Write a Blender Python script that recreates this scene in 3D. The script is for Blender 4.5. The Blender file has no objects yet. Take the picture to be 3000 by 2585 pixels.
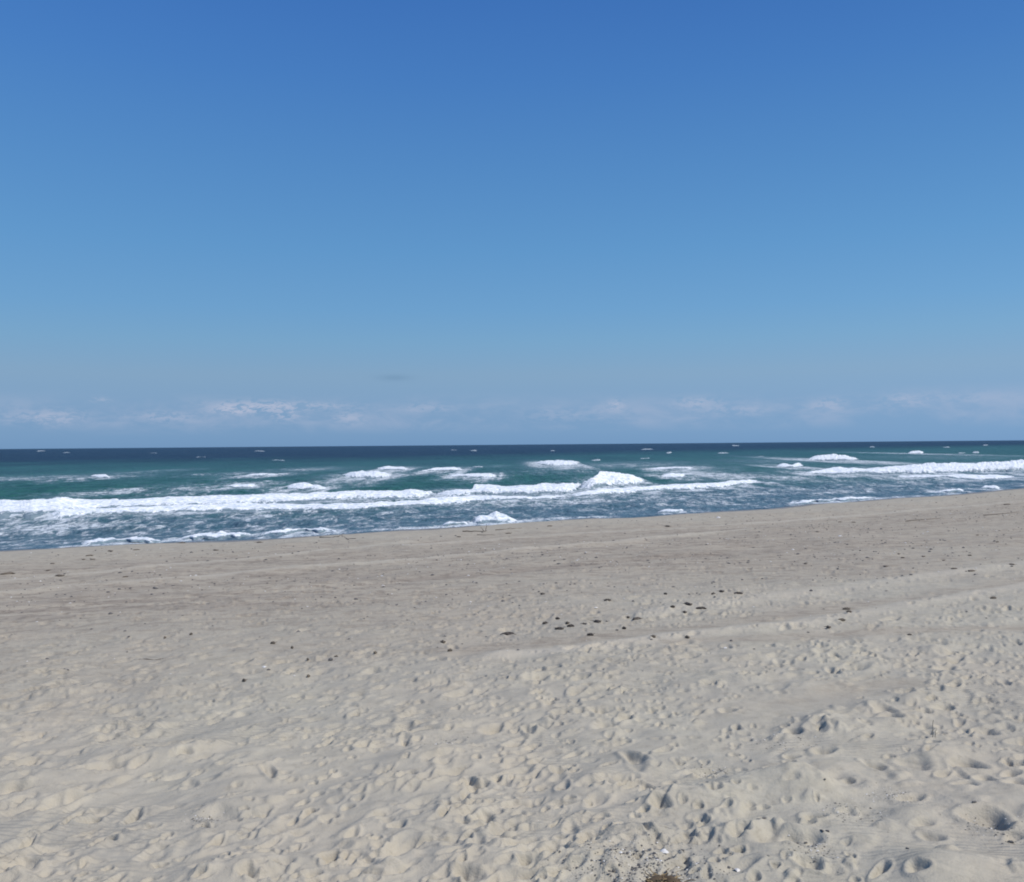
import bpy, math, random
import numpy as np
from mathutils import Vector, Matrix

S = bpy.context.scene
COL = S.collection
R = math.radians
rng = np.random.default_rng(7)
random.seed(7)

# ------------------------------------------------------------------ camera
PW, PH = 3000.0, 2585.0            # size of the photograph, used to note where things stand
F = 2598.0
CAMH = 5.5
ROLL = R(0.49)
HORIZON = 1303.0
PITCH = math.atan((HORIZON - PH / 2) / F)
cam = bpy.data.cameras.new('camera')
cam.sensor_fit = 'HORIZONTAL'
cam.angle = 2 * math.atan(PW / 2 / F)
cam.clip_start = 0.1
cam.clip_end = 90000
co = bpy.data.objects.new('camera', cam)
COL.objects.link(co)
CAMROT = Matrix.Rotation(R(90) + PITCH, 4, 'X') @ Matrix.Rotation(-ROLL, 4, 'Z')
co.matrix_world = Matrix.Translation((0, 0, CAMH)) @ CAMROT
S.camera = co

# ------------------------------------------------------------------ sky and sun
SUN_AZ, SUN_EL = 114.0, 50.0       # azimuth clockwise from the view direction: behind, to the right
world = bpy.data.worlds.new('World')
S.world = world
world.use_nodes = True
wt = world.node_tree
bg = wt.nodes['Background']
bg.inputs[1].default_value = 0.1
sky = wt.nodes.new('ShaderNodeTexSky')
sky.sky_type = 'NISHITA'
sky.sun_disc = False
sky.sun_elevation = R(SUN_EL)
sky.sun_rotation = R(-SUN_AZ)
sky.altitude = 0
sky.air_density = 1.0
sky.dust_density = 0.3
sky.ozone_density = 1.5


class NT:
    """small helper for node trees"""
    def __init__(s, t): s.t = t
    def n(s, typ, **k):
        o = s.t.nodes.new(typ)
        for a, b in k.items(): setattr(o, a, b)
        return o
    def put(s, sock, v):
        if hasattr(v, 'is_output'): s.t.links.new(v, sock)
        elif v is not None: sock.default_value = v
    def m(s, op, a, b=None, c=None, clamp=False):
        o = s.n('ShaderNodeMath', operation=op, use_clamp=clamp)
        s.put(o.inputs[0], a)
        if b is not None: s.put(o.inputs[1], b)
        if c is not None: s.put(o.inputs[2], c)
        return o.outputs[0]
    def ss(s, v, a, b, lo=0.0, hi=1.0):
        o = s.n('ShaderNodeMapRange', interpolation_type='SMOOTHSTEP')
        for i, q in enumerate((v, a, b, lo, hi)): s.put(o.inputs[i], q)
        return o.outputs[0]
    def mix(s, f, a, b, blend='MIX'):
        o = s.n('ShaderNodeMix', data_type='RGBA', blend_type=blend)
        s.put(o.inputs[0], f); s.put(o.inputs[6], a); s.put(o.inputs[7], b)
        return o.outputs[2]
    def noise(s, vec, scale, detail=3.0, rough=0.5, dist=0.0):
        o = s.n('ShaderNodeTexNoise')
        s.put(o.inputs['Vector'], vec); s.put(o.inputs['Scale'], scale)
        o.inputs['Detail'].default_value = detail
        o.inputs['Roughness'].default_value = rough
        o.inputs['Distortion'].default_value = dist
        return o.outputs['Fac']
    def scalevec(s, vec, sc, rot=0.0):
        o = s.n('ShaderNodeMapping')
        s.put(o.inputs['Vector'], vec)
        o.inputs['Rotation'].default_value = (0, 0, rot)
        o.inputs['Scale'].default_value = sc
        return o.outputs[0]
    def attr(s, name):
        return s.n('ShaderNodeAttribute', attribute_name=name).outputs['Fac']
    def ramp(s, f, stops, interp='LINEAR'):
        o = s.n('ShaderNodeValToRGB')
        o.color_ramp.interpolation = interp
        e = o.color_ramp.elements
        while len(e) > 1: e.remove(e[-1])
        e[0].position = stops[0][0]; e[0].color = (*stops[0][1], 1)
        for p, c in stops[1:]:
            q = e.new(p); q.color = (*c, 1)
        s.put(o.inputs[0], f)
        return o.outputs[0]


W = NT(wt)
geo = W.n('ShaderNodeTexCoord').outputs['Generated']
sp = W.n('ShaderNodeSeparateXYZ'); W.put(sp.inputs[0], geo)
EL = W.m('ARCSINE', sp.outputs[2])
AZ = W.m('ARCTAN2', sp.outputs[0], sp.outputs[1])
def lin(c): 
    return tuple((v / 255 / 12.92) if v / 255 <= 0.04045 else ((v / 255 + 0.055) / 1.055) ** 2.4 for v in c)
# air as it was that day: correction of the physical sky by elevation (radians / 1.6)
SKYCORR = [  # elevation, colour wanted, colour of the uncorrected sky in the middle of the frame
    (0.000, (119, 155, 194), (213, 205, 175)),
    (0.009, (121, 157, 195), (213, 207, 179)),
    (0.030, (126, 160, 196), (209, 212, 192)),
    (0.040, (129, 163, 198), (205, 216, 200)),
    (0.078, (133, 167, 198), (183, 205, 209)),
    (0.115, (122, 167, 203), (166, 193, 207)),
    (0.150, (111, 162, 206), (152, 181, 203)),
    (0.215, (97, 152, 203), (132, 162, 192)),
    (0.300, (84, 138, 196), (115, 143, 177)),
    (0.390, (71, 124, 190), (103, 129, 164)),
    (0.472, (62, 113, 183), (96, 121, 156)),
    (0.900, (54, 100, 168), (80, 102, 140)),
    (1.570, (52, 96, 162), (72, 94, 132))]
sw, sh = [], []
for e, want, have in SKYCORR:
    sw.append((e / 1.6, lin(want))); sh.append((e / 1.6, lin(have)))
elf = W.m('DIVIDE', EL, 1.6, clamp=True)
ratio = W.mix(1.0, W.mix(1.0, sky.outputs[0], (.1, .1, .1, 1), 'MULTIPLY'), W.ramp(elf, sh), 'DIVIDE')
gm = W.n('ShaderNodeGamma'); W.put(gm.inputs[0], ratio); gm.inputs[1].default_value = 0.35
skyc = W.mix(1.0, W.mix(1.0, gm.outputs[0], W.ramp(elf, sw), 'MULTIPLY'), (10, 10, 10, 1), 'MULTIPLY')
# low, far off cloud bank just above the sea
cv = W.n('ShaderNodeCombineXYZ')
W.put(cv.inputs[0], AZ); W.put(cv.inputs[1], W.m('MULTIPLY', EL, 2.6)); cv.inputs[2].default_value = 3.1
n1 = W.noise(cv.outputs[0], 16.0, 6.0, 0.6, 0.4)
n2 = W.noise(cv.outputs[0], 5.0, 2.0, 0.5)
band = W.m('MULTIPLY', W.ss(EL, 0.010, 0.027), W.ss(EL, 0.062, 0.036))
soft = W.m('MULTIPLY', W.m('MULTIPLY', band, W.ss(W.m('ADD', n1, W.m('MULTIPLY', n2, 0.5)), 0.62, 0.95)), 0.30)
acc = None
CLOUDS = [(760, 1197, 130, 17, .75), (840, 1222, 38, 15, .55), (690, 1208, 60, 14, .4), (480, 1228, 80, 14, .42), (140, 1232, 100, 20, .42), (1020, 1224, 45, 18, .45),
          (1250, 1195, 70, 14, .3), (290, 1186, 22, 8, .4), (1803, 1187, 24, 16, .5), (2045, 1183, 60, 17, .42), (2420, 1192, 50, 17, .4), (2160, 1205, 90, 18, .22),
          (1650, 1215, 130, 22, .2), (950, 1192, 120, 9, .3), (2800, 1178, 150, 16, .16), (2640, 1185, 60, 22, .2)]
for x, y, w, h, s_ in CLOUDS:
    hy = 1315.7 - 0.0085 * x
    a0, e0 = math.atan((x - PW / 2) / F), (hy - y) / F
    dx = W.m('DIVIDE', W.m('SUBTRACT', AZ, a0), w / F)
    dy = W.m('DIVIDE', W.m('SUBTRACT', EL, e0), h / F)
    d = W.m('ADD', W.m('MULTIPLY', dx, dx), W.m('MULTIPLY', dy, dy))
    g = W.m('MULTIPLY', W.m('EXPONENT', W.m('MULTIPLY', d, -1.0)), s_)
    acc = g if acc is None else W.m('ADD', acc, g)
n3 = W.noise(cv.outputs[0], 85.0, 6.0, 0.7, 0.5)
spots = W.m('MULTIPLY', acc, W.ss(n3, 0.42, 0.56))
cm = W.m('MINIMUM', W.m('ADD', soft, spots), 0.8)
CLC = lin((182, 190, 212))
skyc = W.mix(cm, skyc, tuple(v * 10 for v in CLC) + (1,))
# one small grey cloud higher up
dx = W.m('DIVIDE', W.m('SUBTRACT', AZ, math.atan((1157 - 1500) / F)), 46 / F)
dy = W.m('DIVIDE', W.m('SUBTRACT', EL, (1306 - 1109) / F), 9 / F)
d = W.m('ADD', W.m('MULTIPLY', dx, dx), W.m('MULTIPLY', dy, dy))
g = W.m('MULTIPLY', W.m('EXPONENT', W.m('MULTIPLY', d, -1.0)), 0.28)
skyc = W.mix(g, skyc, tuple(v * 10 for v in lin((92, 128, 162))) + (1,))
wt.links.new(skyc, bg.inputs[0])

sl = bpy.data.lights.new('sun', 'SUN')
sl.energy = 4.4
sl.angle = R(0.53)
sl.color = (1.0, 0.955, 0.90)
so = bpy.data.objects.new('sun', sl)
COL.objects.link(so)
sd = Vector((math.sin(R(SUN_AZ)) * math.cos(R(SUN_EL)), math.cos(R(SUN_AZ)) * math.cos(R(SUN_EL)), math.sin(R(SUN_EL))))
so.rotation_euler = sd.to_track_quat('Z', 'Y').to_euler()
so.location = (20, -20, 30)

S.view_settings.view_transform = 'Standard'
S.view_settings.look = 'None'
S.view_settings.exposure = 0.0
S.view_settings.gamma = 1.0
S.cycles.max_bounces = 5
S.cycles.filter_width = 1.9

# ------------------------------------------------------------------ coordinates
def ray(px, py):
    v = Vector(((px - PW / 2) / F, -(py - PH / 2) / F, -1.0))
    d = CAMROT.to_3x3() @ v
    return d

def on_plane(px, py, z=0.0):
    d = ray(px, py)
    t = (z - CAMH) / d.z
    return (d.x * t, d.y * t)

def slope_shore(X):
    return np.clip(0.56 + 2 * 0.0022 * X, 0.34, 0.9)
_xs = np.linspace(-600, 900, 6001)
_ys = np.concatenate([[0], np.cumsum(slope_shore((_xs[1:] + _xs[:-1]) / 2) * np.diff(_xs))])
_ys += 61.5 - np.interp(0, _xs, _ys)
# small cusps in the waterline
_ys += 0.6 * np.sin(_xs * 0.21 + 1.0) + 0.35 * np.sin(_xs * 0.53)

def inland(X, Y):
    """distance from the waterline, positive towards the land"""
    yy = np.interp(X, _xs, _ys)
    sl_ = slope_shore(X)
    return (yy - Y) / np.sqrt(1 + sl_ ** 2)

_ps = np.array([-60, -20, -6, 0, 4, 8, 10.5, 14, 22, 30, 40, 50, 60, 75, 100, 300.])
_pz = np.array([-4, -1.4, -0.5, 0, .33, .62, .72, .74, 1.02, 1.32, 1.78, 2.2, 2.36, 2.5, 2.8, 5.])
def base_z(s):
    return np.interp(s, _ps, _pz)

def ground(px, py):
    """where the photograph's pixel meets the smooth beach"""
    d = ray(px, py)
    t = np.geomspace(2, 300, 3000)
    x, y, z = d.x * t, d.y * t, CAMH + d.z * t
    g = base_z(inland(x, y))
    i = int(np.argmax(z < g))
    return float(x[i]), float(y[i])

# ------------------------------------------------------------------ noise
_tab = rng.random((64, 256, 256)).astype(np.float32)
def vn(x, y, k):
    xi = np.floor(x).astype(np.int64); yi = np.floor(y).astype(np.int64)
    fx = x - xi; fy = y - yi
    fx = fx * fx * fx * (fx * (fx * 6 - 15) + 10); fy = fy * fy * fy * (fy * (fy * 6 - 15) + 10)
    T = _tab[k % 64]
    a = T[xi & 255, yi & 255]; b = T[(xi + 1) & 255, yi & 255]
    c = T[xi & 255, (yi + 1) & 255]; d = T[(xi + 1) & 255, (yi + 1) & 255]
    return (a + (b - a) * fx + (c - a) * fy + (a - b - c + d) * fx * fy) * 2 - 1
def fbm(x, y, k, o=4, g=0.5):
    s = 0; a = 1; t = 0
    for i in range(o):
        s = s + a * vn(x * 2 ** i + i * 17.3, y * 2 ** i - i * 9.1, k + i); t += a; a *= g
    return s / t
def rot(x, y, deg):
    c, s = math.cos(R(deg)), math.sin(R(deg))
    return x * c + y * s, -x * s + y * c
def sstep(v, a, b):
    t = np.clip((v - a) / (b - a), 0, 1)
    return t * t * (3 - 2 * t)

# ------------------------------------------------------------------ helpers for objects
def tag(o, label=None, cat=None, group=None, kind=None):
    for k, v in (('label', label), ('category', cat), ('group', group), ('kind', kind)):
        if v: o[k] = v
    return o

def mesh_from(name, V, Fc, mat=None, smooth=True):
    me = bpy.data.meshes.new(name)
    V = np.asarray(V, np.float32); Fc = np.asarray(Fc, np.int32)
    me.vertices.add(len(V)); me.vertices.foreach_set('co', V.ravel())
    k = Fc.shape[1]
    me.loops.add(Fc.size); me.loops.foreach_set('vertex_index', Fc.ravel())
    me.polygons.add(len(Fc))
    me.polygons.foreach_set('loop_start', np.arange(0, Fc.size, k, dtype=np.int32))
    me.polygons.foreach_set('use_smooth', np.full(len(Fc), smooth))
    me.update(calc_edges=True)
    if mat: me.materials.append(mat)
    return me

def add_attr(me, name, v):
    a = me.attributes.new(name, 'FLOAT', 'POINT')
    a.data.foreach_set('value', np.asarray(v, np.float32).ravel())

def link(name, me, parent=None):
    o = bpy.data.objects.new(name, me)
    COL.objects.link(o)
    if parent: o.parent = parent
    return o

def grid_faces(nr, nc, keep=None):
    i = np.arange(nr - 1)[:, None] * nc + np.arange(nc - 1)[None, :]
    f = np.stack([i, i + 1, i + nc + 1, i + nc], -1).reshape(-1, 4)
    if keep is not None: f = f[keep.reshape(-1)[f].any(1)]
    return f

def compact(V, Fc, *attrs):
    used = np.zeros(len(V), bool); used[Fc.ravel()] = True
    idx = np.cumsum(used) - 1
    return (V[used], idx[Fc]) + tuple(a.ravel()[used] for a in attrs)

def new_mat(name):
    m = bpy.data.materials.new(name); m.use_nodes = True
    t = NT(m.node_tree)
    return m, t, m.node_tree.nodes['Principled BSDF']

def simple(name, col, rough=0.8, var=0.25, scale=30, bump=0.0):
    m, t, b = new_mat(name)
    p = t.n('ShaderNodeTexCoord').outputs['Object']
    n = t.noise(p, scale, 4, 0.6)
    c2 = tuple(v * (1 - var) for v in col) + (1,); c1 = tuple(min(1, v * (1 + var)) for v in col) + (1,)
    t.put(b.inputs['Base Color'], t.mix(n, c2, c1))
    b.inputs['Roughness'].default_value = rough
    if bump:
        bn = t.n('ShaderNodeBump'); bn.inputs['Strength'].default_value = 1; bn.inputs['Distance'].default_value = bump
        t.put(bn.inputs['Height'], n); t.put(b.inputs['Normal'], bn.outputs[0])
    return m

# ------------------------------------------------------------------ materials
def make_sand():
    m, t, b = new_mat('beach_sand')
    p = t.n('ShaderNodeNewGeometry').outputs['Position']
    damp = t.attr('damp'); shell = t.attr('shelly'); rip = t.attr('ripple')
    big = t.noise(t.scalevec(p, (1, .5, 1), R(-30)), 0.35, 4, 0.6)
    mid = t.noise(p, 4.0, 4, 0.6)
    fine = t.noise(p, 150.0, 3, 0.75)
    col = t.mix(t.ss(mid, .3, .7), (0.364, 0.335, 0.262, 1), (0.430, 0.396, 0.312, 1))
    col = t.mix(t.m('MULTIPLY', t.ss(big, .35, .7), .4), col, (0.405, 0.350, 0.275, 1))
    pt = t.noise(t.scalevec(p, (1, .5, 1), R(-45)), 1.5, 5, 0.65, .4)
    col = t.mix(t.m('MULTIPLY', t.ss(pt, .44, .62), .55), col, (0.318, 0.298, 0.248, 1))
    col = t.mix(t.m('MULTIPLY', damp, 0.85), col, (0.262, 0.220, 0.170, 1))
    col = t.mix(t.m('MULTIPLY', t.attr('pale'), .8), col, (0.47, 0.42, 0.335, 1))
    st = t.noise(t.scalevec(p, (.10, .9, 1), R(-31)), 1.0, 6, 0.7, .3)
    col = t.mix(t.m('MULTIPLY', t.ss(st, .46, .58), t.m('ADD', .12, t.m('MULTIPLY', damp, .75))), col, (0.385, 0.338, 0.26, 1))
    gn = t.noise(p, 9.0, 5, 0.75)
    col = t.mix(t.m('MULTIPLY', t.ss(gn, .52, .72), .45), col, (0.20, 0.178, 0.145, 1))
    col = t.mix(t.m('MULTIPLY', t.ss(fine, .45, .8), .45), col, (0.26, 0.24, 0.22, 1))
    # scattered dark grains and shell crumbs
    gs = t.noise(t.scalevec(p, (.55, .75, 1), R(-31)), 3.2, 5, 0.75, .4)
    col = t.mix(t.m('MULTIPLY', t.ss(gs, .49, .58), t.m('ADD', .05, t.m('MULTIPLY', damp, .6))), col, (0.165, 0.135, 0.105, 1))
    gl = t.noise(t.scalevec(p, (.3, .8, 1), R(-31)), 4.1, 5, 0.75, .4)
    col = t.mix(t.m('MULTIPLY', t.ss(gl, .55, .70), t.m('ADD', .05, t.m('MULTIPLY', damp, .5))), col, (0.44, 0.40, 0.32, 1))
    spk = t.noise(p, 38.0, 2, 0.6)
    col = t.mix(t.m('MULTIPLY', t.ss(spk, .66, .72), t.m('ADD', t.m('MULTIPLY', shell, .6), .12)), col, (0.12, 0.105, 0.09, 1))
    spk2 = t.noise(t.scalevec(p, (1.1, .9, 1)), 31.0, 2, 0.6)
    col = t.mix(t.m('MULTIPLY', t.ss(spk2, .68, .73), t.m('MULTIPLY', shell, .55)), col, (0.6, 0.56, 0.5, 1))
    wet = t.attr('wet')
    col = t.mix(t.m('MULTIPLY', wet, .8), col, (0.165, 0.142, 0.115, 1))
    t.put(b.inputs['Base Color'], col)
    t.put(b.inputs['Roughness'], t.ss(wet, 0.0, 1.0, 0.95, 0.35))
    b.inputs['Specular IOR Level'].default_value = 0.15
    w = t.n('ShaderNodeTexWave', wave_type='BANDS', bands_direction='Y', wave_profile='SIN')
    t.put(w.inputs['Vector'], t.scalevec(p, (1, 1, 0), R(12)))
    w.inputs['Scale'].default_value = 3.6; w.inputs['Distortion'].default_value = 5.5
    w.inputs['Detail'].default_value = 2.5; w.inputs['Detail Scale'].default_value = 0.7
    hgt = t.m('ADD', t.m('MULTIPLY', t.m('MULTIPLY', w.outputs['Fac'], rip), 0.010), t.m('MULTIPLY', t.noise(p, 60, 3, .6), 0.006))
    hgt = t.m('ADD', hgt, t.m('MULTIPLY', t.noise(p, 14, 3, .6), t.m('ADD', 0.006, t.m('MULTIPLY', shell, .022))))
    bn = t.n('ShaderNodeBump'); bn.inputs['Strength'].default_value = 1; bn.inputs['Distance'].default_value = 1.0
    t.put(bn.inputs['Height'], hgt); t.put(b.inputs['Normal'], bn.outputs[0])
    return m

def make_water():
    m, t, b = new_mat('sea_water')
    p = t.n('ShaderNodeNewGeometry').outputs['Position']
    off = t.attr('offshore'); lace = t.attr('lace')
    patch = t.noise(t.scalevec(p, (.6, 1.4, 1), R(-28)), 0.03, 4, 0.6)
    o2 = t.m('ADD', off, t.m('MULTIPLY', t.m('SUBTRACT', patch, .5), t.m('MULTIPLY', off, 1.1)))
    f = t.m('DIVIDE', t.m('LOGARITHM', t.m('MAXIMUM', o2, 1.0), 10.0), 3.2)
    col = t.ramp(f, [(0.0, (0.036, 0.084, 0.115)), (0.36, (0.030, 0.082, 0.100)), (0.44, (0.022, 0.088, 0.078)), (0.58, (0.022, 0.094, 0.070)),
                     (0.75, (0.013, 0.060, 0.062)), (0.825, (0.003, 0.013, 0.034)), (1.0, (0.004, 0.014, 0.036))])
    v = t.noise(p, 0.35, 5, 0.6)
    v2 = t.noise(t.scalevec(p, (1, .35, 1), R(-25)), 0.9, 5, .7, .3)
    col = t.mix(t.ss(t.m('ADD', t.m('MULTIPLY', v, .5), t.m('MULTIPLY', v2, .5)), .40, .58), t.mix(1.0, col, (.58, .64, .68, 1), 'MULTIPLY'), t.mix(1.0, col, (1.15, 1.12, 1.08, 1), 'MULTIPLY'))
    fs = t.noise(t.scalevec(p, (.05, .012, 1), R(-10)), 1.0, 6, .65)
    col = t.mix(t.m('MULTIPLY', t.ss(fs, .38, .62), t.ss(off, 60, 200)), col, t.mix(1.0, col, (1.55, 1.45, 1.35, 1), 'MULTIPLY'))
    # bubbles and foam streaks lying on the water
    q = t.scalevec(p, (1.0, .55, 1), R(-28))
    a = t.noise(q, 1.3, 6, 0.68, 0.9)
    a2 = t.noise(q, 5.0, 4, 0.7, 0.5)
    a3 = t.noise(q, 0.25, 3, 0.6, 0.3)
    nn = t.m('ADD', t.m('ADD', t.m('MULTIPLY', a, .5), t.m('MULTIPLY', a2, .22)), t.m('MULTIPLY', a3, .28))
    lo = t.m('SUBTRACT', 0.62, t.m('MULTIPLY', lace, 0.27))
    fm = t.m('MULTIPLY', t.ss(nn, lo, t.m('ADD', lo, 0.11)), t.ss(lace, 0.0, 0.12))
    film = t.ss(nn, t.m('SUBTRACT', lo, .12), t.m('ADD', lo, .06))
    col = t.mix(t.m('MULTIPLY', t.m('MULTIPLY', film, t.ss(lace, 0.0, .15)), .45), col, (0.20, 0.275, 0.33, 1))
    col = t.mix(t.m('MULTIPLY', fm, .9), col, (0.58, 0.63, 0.66, 1))
    t.put(b.inputs['Base Color'], col)
    t.put(b.inputs['Roughness'], t.m('ADD', 0.3, t.m('MULTIPLY', fm, .6)))
    b.inputs['IOR'].default_value = 1.333
    t.put(b.inputs['Specular IOR Level'], t.ss(off, 70, 350, 0.10, 0.035))
    h = t.m('ADD', t.m('MULTIPLY', t.noise(q, 0.9, 5, .62, .4), .8), t.m('MULTIPLY', t.noise(q, 3.5, 4, .6, .3), .12))
    h = t.m('ADD', h, t.m('MULTIPLY', fm, .05))
    bn = t.n('ShaderNodeBump'); bn.inputs['Strength'].default_value = 1.0; bn.inputs['Distance'].default_value = 1.0
    t.put(bn.inputs['Height'], h); t.put(b.inputs['Normal'], bn.outputs[0])
    return m

def make_foam():
    m, t, b = new_mat('sea_foam')
    p = t.n('ShaderNodeNewGeometry').outputs['Position']
    n = t.noise(p, 2.2, 5, .65, .4); n2 = t.noise(p, 9.0, 4, .6)
    col = t.mix(t.ss(n, .36, .62), (0.48, 0.55, 0.60, 1), (0.84, 0.85, 0.85, 1))
    thin = t.attr('thin')
    hn = t.noise(t.scalevec(p, (1, .45, 1)), 2.6, 5, .72, .6)
    hole = t.m('MULTIPLY', t.ss(t.m('ADD', hn, t.m('MULTIPLY', t.m('SUBTRACT', thin, 1.0), .5)), .33, .20), .85)
    col = t.mix(hole, col, (0.07, 0.13, 0.165, 1))
    t.put(b.inputs['Base Color'], col)
    b.inputs['Roughness'].default_value = 0.9
    b.inputs['Specular IOR Level'].default_value = 0.2
    h = t.m('ADD', t.m('MULTIPLY', n, .12), t.m('MULTIPLY', n2, .05))
    bn = t.n('ShaderNodeBump'); bn.inputs['Strength'].default_value = .5; bn.inputs['Distance'].default_value = 1.0
    t.put(bn.inputs['Height'], h); t.put(b.inputs['Normal'], bn.outputs[0])
    return m

M_SAND, M_WATER, M_FOAM = make_sand(), make_water(), make_foam()

# ------------------------------------------------------------------ beach
th = np.concatenate([np.radians(np.arange(-180, -48, 2.5)), np.radians(np.linspace(-47.5, -33.5, 120)[:-1]),
                     np.radians(np.linspace(-33.5, 33.5, 1060)), np.radians(np.linspace(33.5, 47.5, 120)[1:]), np.radians(np.arange(50, 181, 2.5))])
dep = np.linspace(3.2 * 887 / 5.3, 3.2 * 887 / 130, 620)
rr = np.concatenate([[0.05, 1.2, 2.2, 3, 3.6, 4.2, 4.8], 3.2 * 887 / dep, [150, 190, 250, 350]])
NR, NC = len(rr), len(th)
X = rr[:, None] * np.sin(th)[None, :]
Y = rr[:, None] * np.cos(th)[None, :]
s = inland(X, Y)
Z = base_z(s)
RR = np.broadcast_to(rr[:, None], X.shape)

near = sstep(RR, 30, 12)
fore = sstep(RR, 34, 17)                      # trampled part
far = 1 - fore
# trampled strips and smooth strips (paths worn along the shore)
def poly_dist(pts, X, Y):
    P = [ground(*p) for p in pts]
    best = np.full(X.shape, 1e9)
    for (x0, y0), (x1, y1) in zip(P[:-1], P[1:]):
        dx, dy = x1 - x0, y1 - y0
        u = np.clip(((X - x0) * dx + (Y - y0) * dy) / (dx * dx + dy * dy), 0, 1)
        side = np.sign((X - x0) * dy - (Y - y0) * dx)
        d = np.hypot(X - x0 - u * dx, Y - y0 - u * dy) * side
        best = np.where(np.abs(d) < np.abs(best), d, best)
    return best
smooth = np.zeros_like(X)
for pts, w in (([(1350, 1905), (2100, 1836), (2450, 1781), (3000, 1706), (3300, 1660)], 0.55),
               ([(1950, 1880), (2300, 1868), (2600, 1850), (3000, 1840)], 0.3),
               ([(2150, 2090), (2400, 2050), (2520, 2010), (2640, 2000)], .35),
               ([(1700, 2260), (1900, 2200)], .3)):
    d = poly_dist(pts, X, Y)
    smooth = np.maximum(smooth, np.exp(-(d / w) ** 2))
ridges = [([(1500, 1925), (2050, 1860), (2330, 1830), (2700, 1765), (3000, 1717), (3300, 1670)], .34, .052),
          ([(1900, 1800), (2250, 1748), (2450, 1725), (2650, 1697), (3000, 1652), (3300, 1610)], .45, .055),
          ([(-200, 1752), (60, 1735), (330, 1712), (600, 1690), (1000, 1657), (1400, 1625), (1800, 1590), (2200, 1552)], .55, .12),
          ([(1200, 1600), (1700, 1565), (2300, 1528), (3000, 1470)], .6, .06),
          ([(0, 1700), (700, 1640), (1200, 1590)], .5, .05),
          ([(-100, 1800), (400, 1760), (1100, 1712), (1600, 1660), (2100, 1625)], .6, -.04)]
RIDGE = np.zeros_like(X)
for pts, w, a in ridges:
    d = poly_dist(pts, X, Y)
    d = d + 0.25 * fbm(X * .5, Y * .5, 40, 3)
    Z = Z + a * np.exp(-(d / w) ** 2) * (0.75 + 0.5 * vn(X * .3, Y * .3, 22))
    RIDGE += np.sign(a) * np.exp(-(d / w / .9) ** 2)
rough = (1 - 0.85 * smooth)
# undulation
Z = Z + 0.05 * fbm(X * .22, Y * .22, 3, 3) + 0.035 * fbm(X * .7, Y * .5, 9, 3) * rough
u, v = rot(X, Y, 47)
Z = Z + (0.032 * near + 0.022 * (1 - near)) * fbm(u * 0.9, v * 2.0, 14, 4, .55) * rough
u, v = rot(X, Y, 42)
Z = Z + (0.008 + .006 * sstep(RR, 9, 16)) * fbm(u * 2.4, v * 4.6, 20, 4, .6) * rough * (0.35 + 0.65 * fore) * sstep(RR, 60, 22)
u, v = rot(X, Y, -28)
Z = Z + 0.045 * far * fbm(u * .3, v * 1.0, 30, 4, .6) * sstep(s, 3, 9)
rdg = 1 - np.abs(vn(X * 1.6, Y * 1.2, 35))
Z = Z + 0.012 * near * rough * (rdg ** 3 - .3)

def stamp(x0, y0, L, Wd, ang, depth, rim=.28, sharp=1.0, skew=0.0):
    """press one hollow with a raised rim into the sand"""
    r0 = math.hypot(x0, y0); t0 = math.atan2(x0, y0)
    ext = max(L, Wd) * 1.7
    i0, i1 = np.searchsorted(rr, [r0 - ext, r0 + ext]); j0, j1 = np.searchsorted(th, [t0 - ext / r0, t0 + ext / r0])
    if i1 - i0 < 2 or j1 - j0 < 2: return
    x = X[i0:i1, j0:j1] - x0; y = Y[i0:i1, j0:j1] - y0
    c, s_ = math.cos(ang), math.sin(ang)
    a = (x * c + y * s_) / L; b = (-x * s_ + y * c) / Wd
    q = np.sqrt(a * a + b * b) + 0.12 * np.sin(3 * np.arctan2(b, a) + x0 * 50)
    if sharp < .2:                                   # a broad soft mound
        q = np.sqrt(a * a + b * b)
        Z[i0:i1, j0:j1] -= depth * np.exp(-1.6 * q * q) * sstep(q, 1.65, 1.1)
        return
    cup = sstep(q, 1.05, 0.35 / sharp)
    Z[i0:i1, j0:j1] += -depth * cup * (1 + skew * a) + rim * depth * np.exp(-((q - 1.22) / .25) ** 2)

# a few thousand scuffs, footprints and wind hollows
N = 12200
rad = np.exp(rng.uniform(math.log(4.6), math.log(62), N)); ta = np.radians(rng.uniform(-46.5, 46.5, N))
for r_, a_ in zip(rad, ta):
    x0, y0 = r_ * math.sin(a_), r_ * math.cos(a_)
    ss_ = float(inland(x0, y0))
    if ss_ < 4.5: continue
    kd = 1.0 if r_ < 24 else max(.30, 1 - (r_ - 24) / 28)
    cl = float(vn(np.array(x0 * .35), np.array(y0 * .25), 50))
    if random.random() > (.24 if r_ < 11 else .60 if r_ < 26 else .5) + .5 * cl: continue
    j = min(NC - 1, int(np.searchsorted(th, a_))); i = min(NR - 1, int(np.searchsorted(rr, r_)))
    if random.random() < smooth[i, j] * 1.2: continue
    L = random.choice((.07, .10, .13, .16, .2) if r_ > 10 else (.08, .12, .15, .18, .22)) * random.uniform(.8, 1.25) * (1.15 if r_ > 15 else .95)
    stamp(x0, y0, L, L * random.uniform(.3, .65), R(random.gauss(47, 20)), kd * random.uniform(.012, .046) * (.8 if r_ < 10 else 1) * (L / .14) ** .5,
          rim=random.uniform(.15, .5), sharp=random.uniform(.8, 1.6), skew=random.uniform(-.4, .4))
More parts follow.
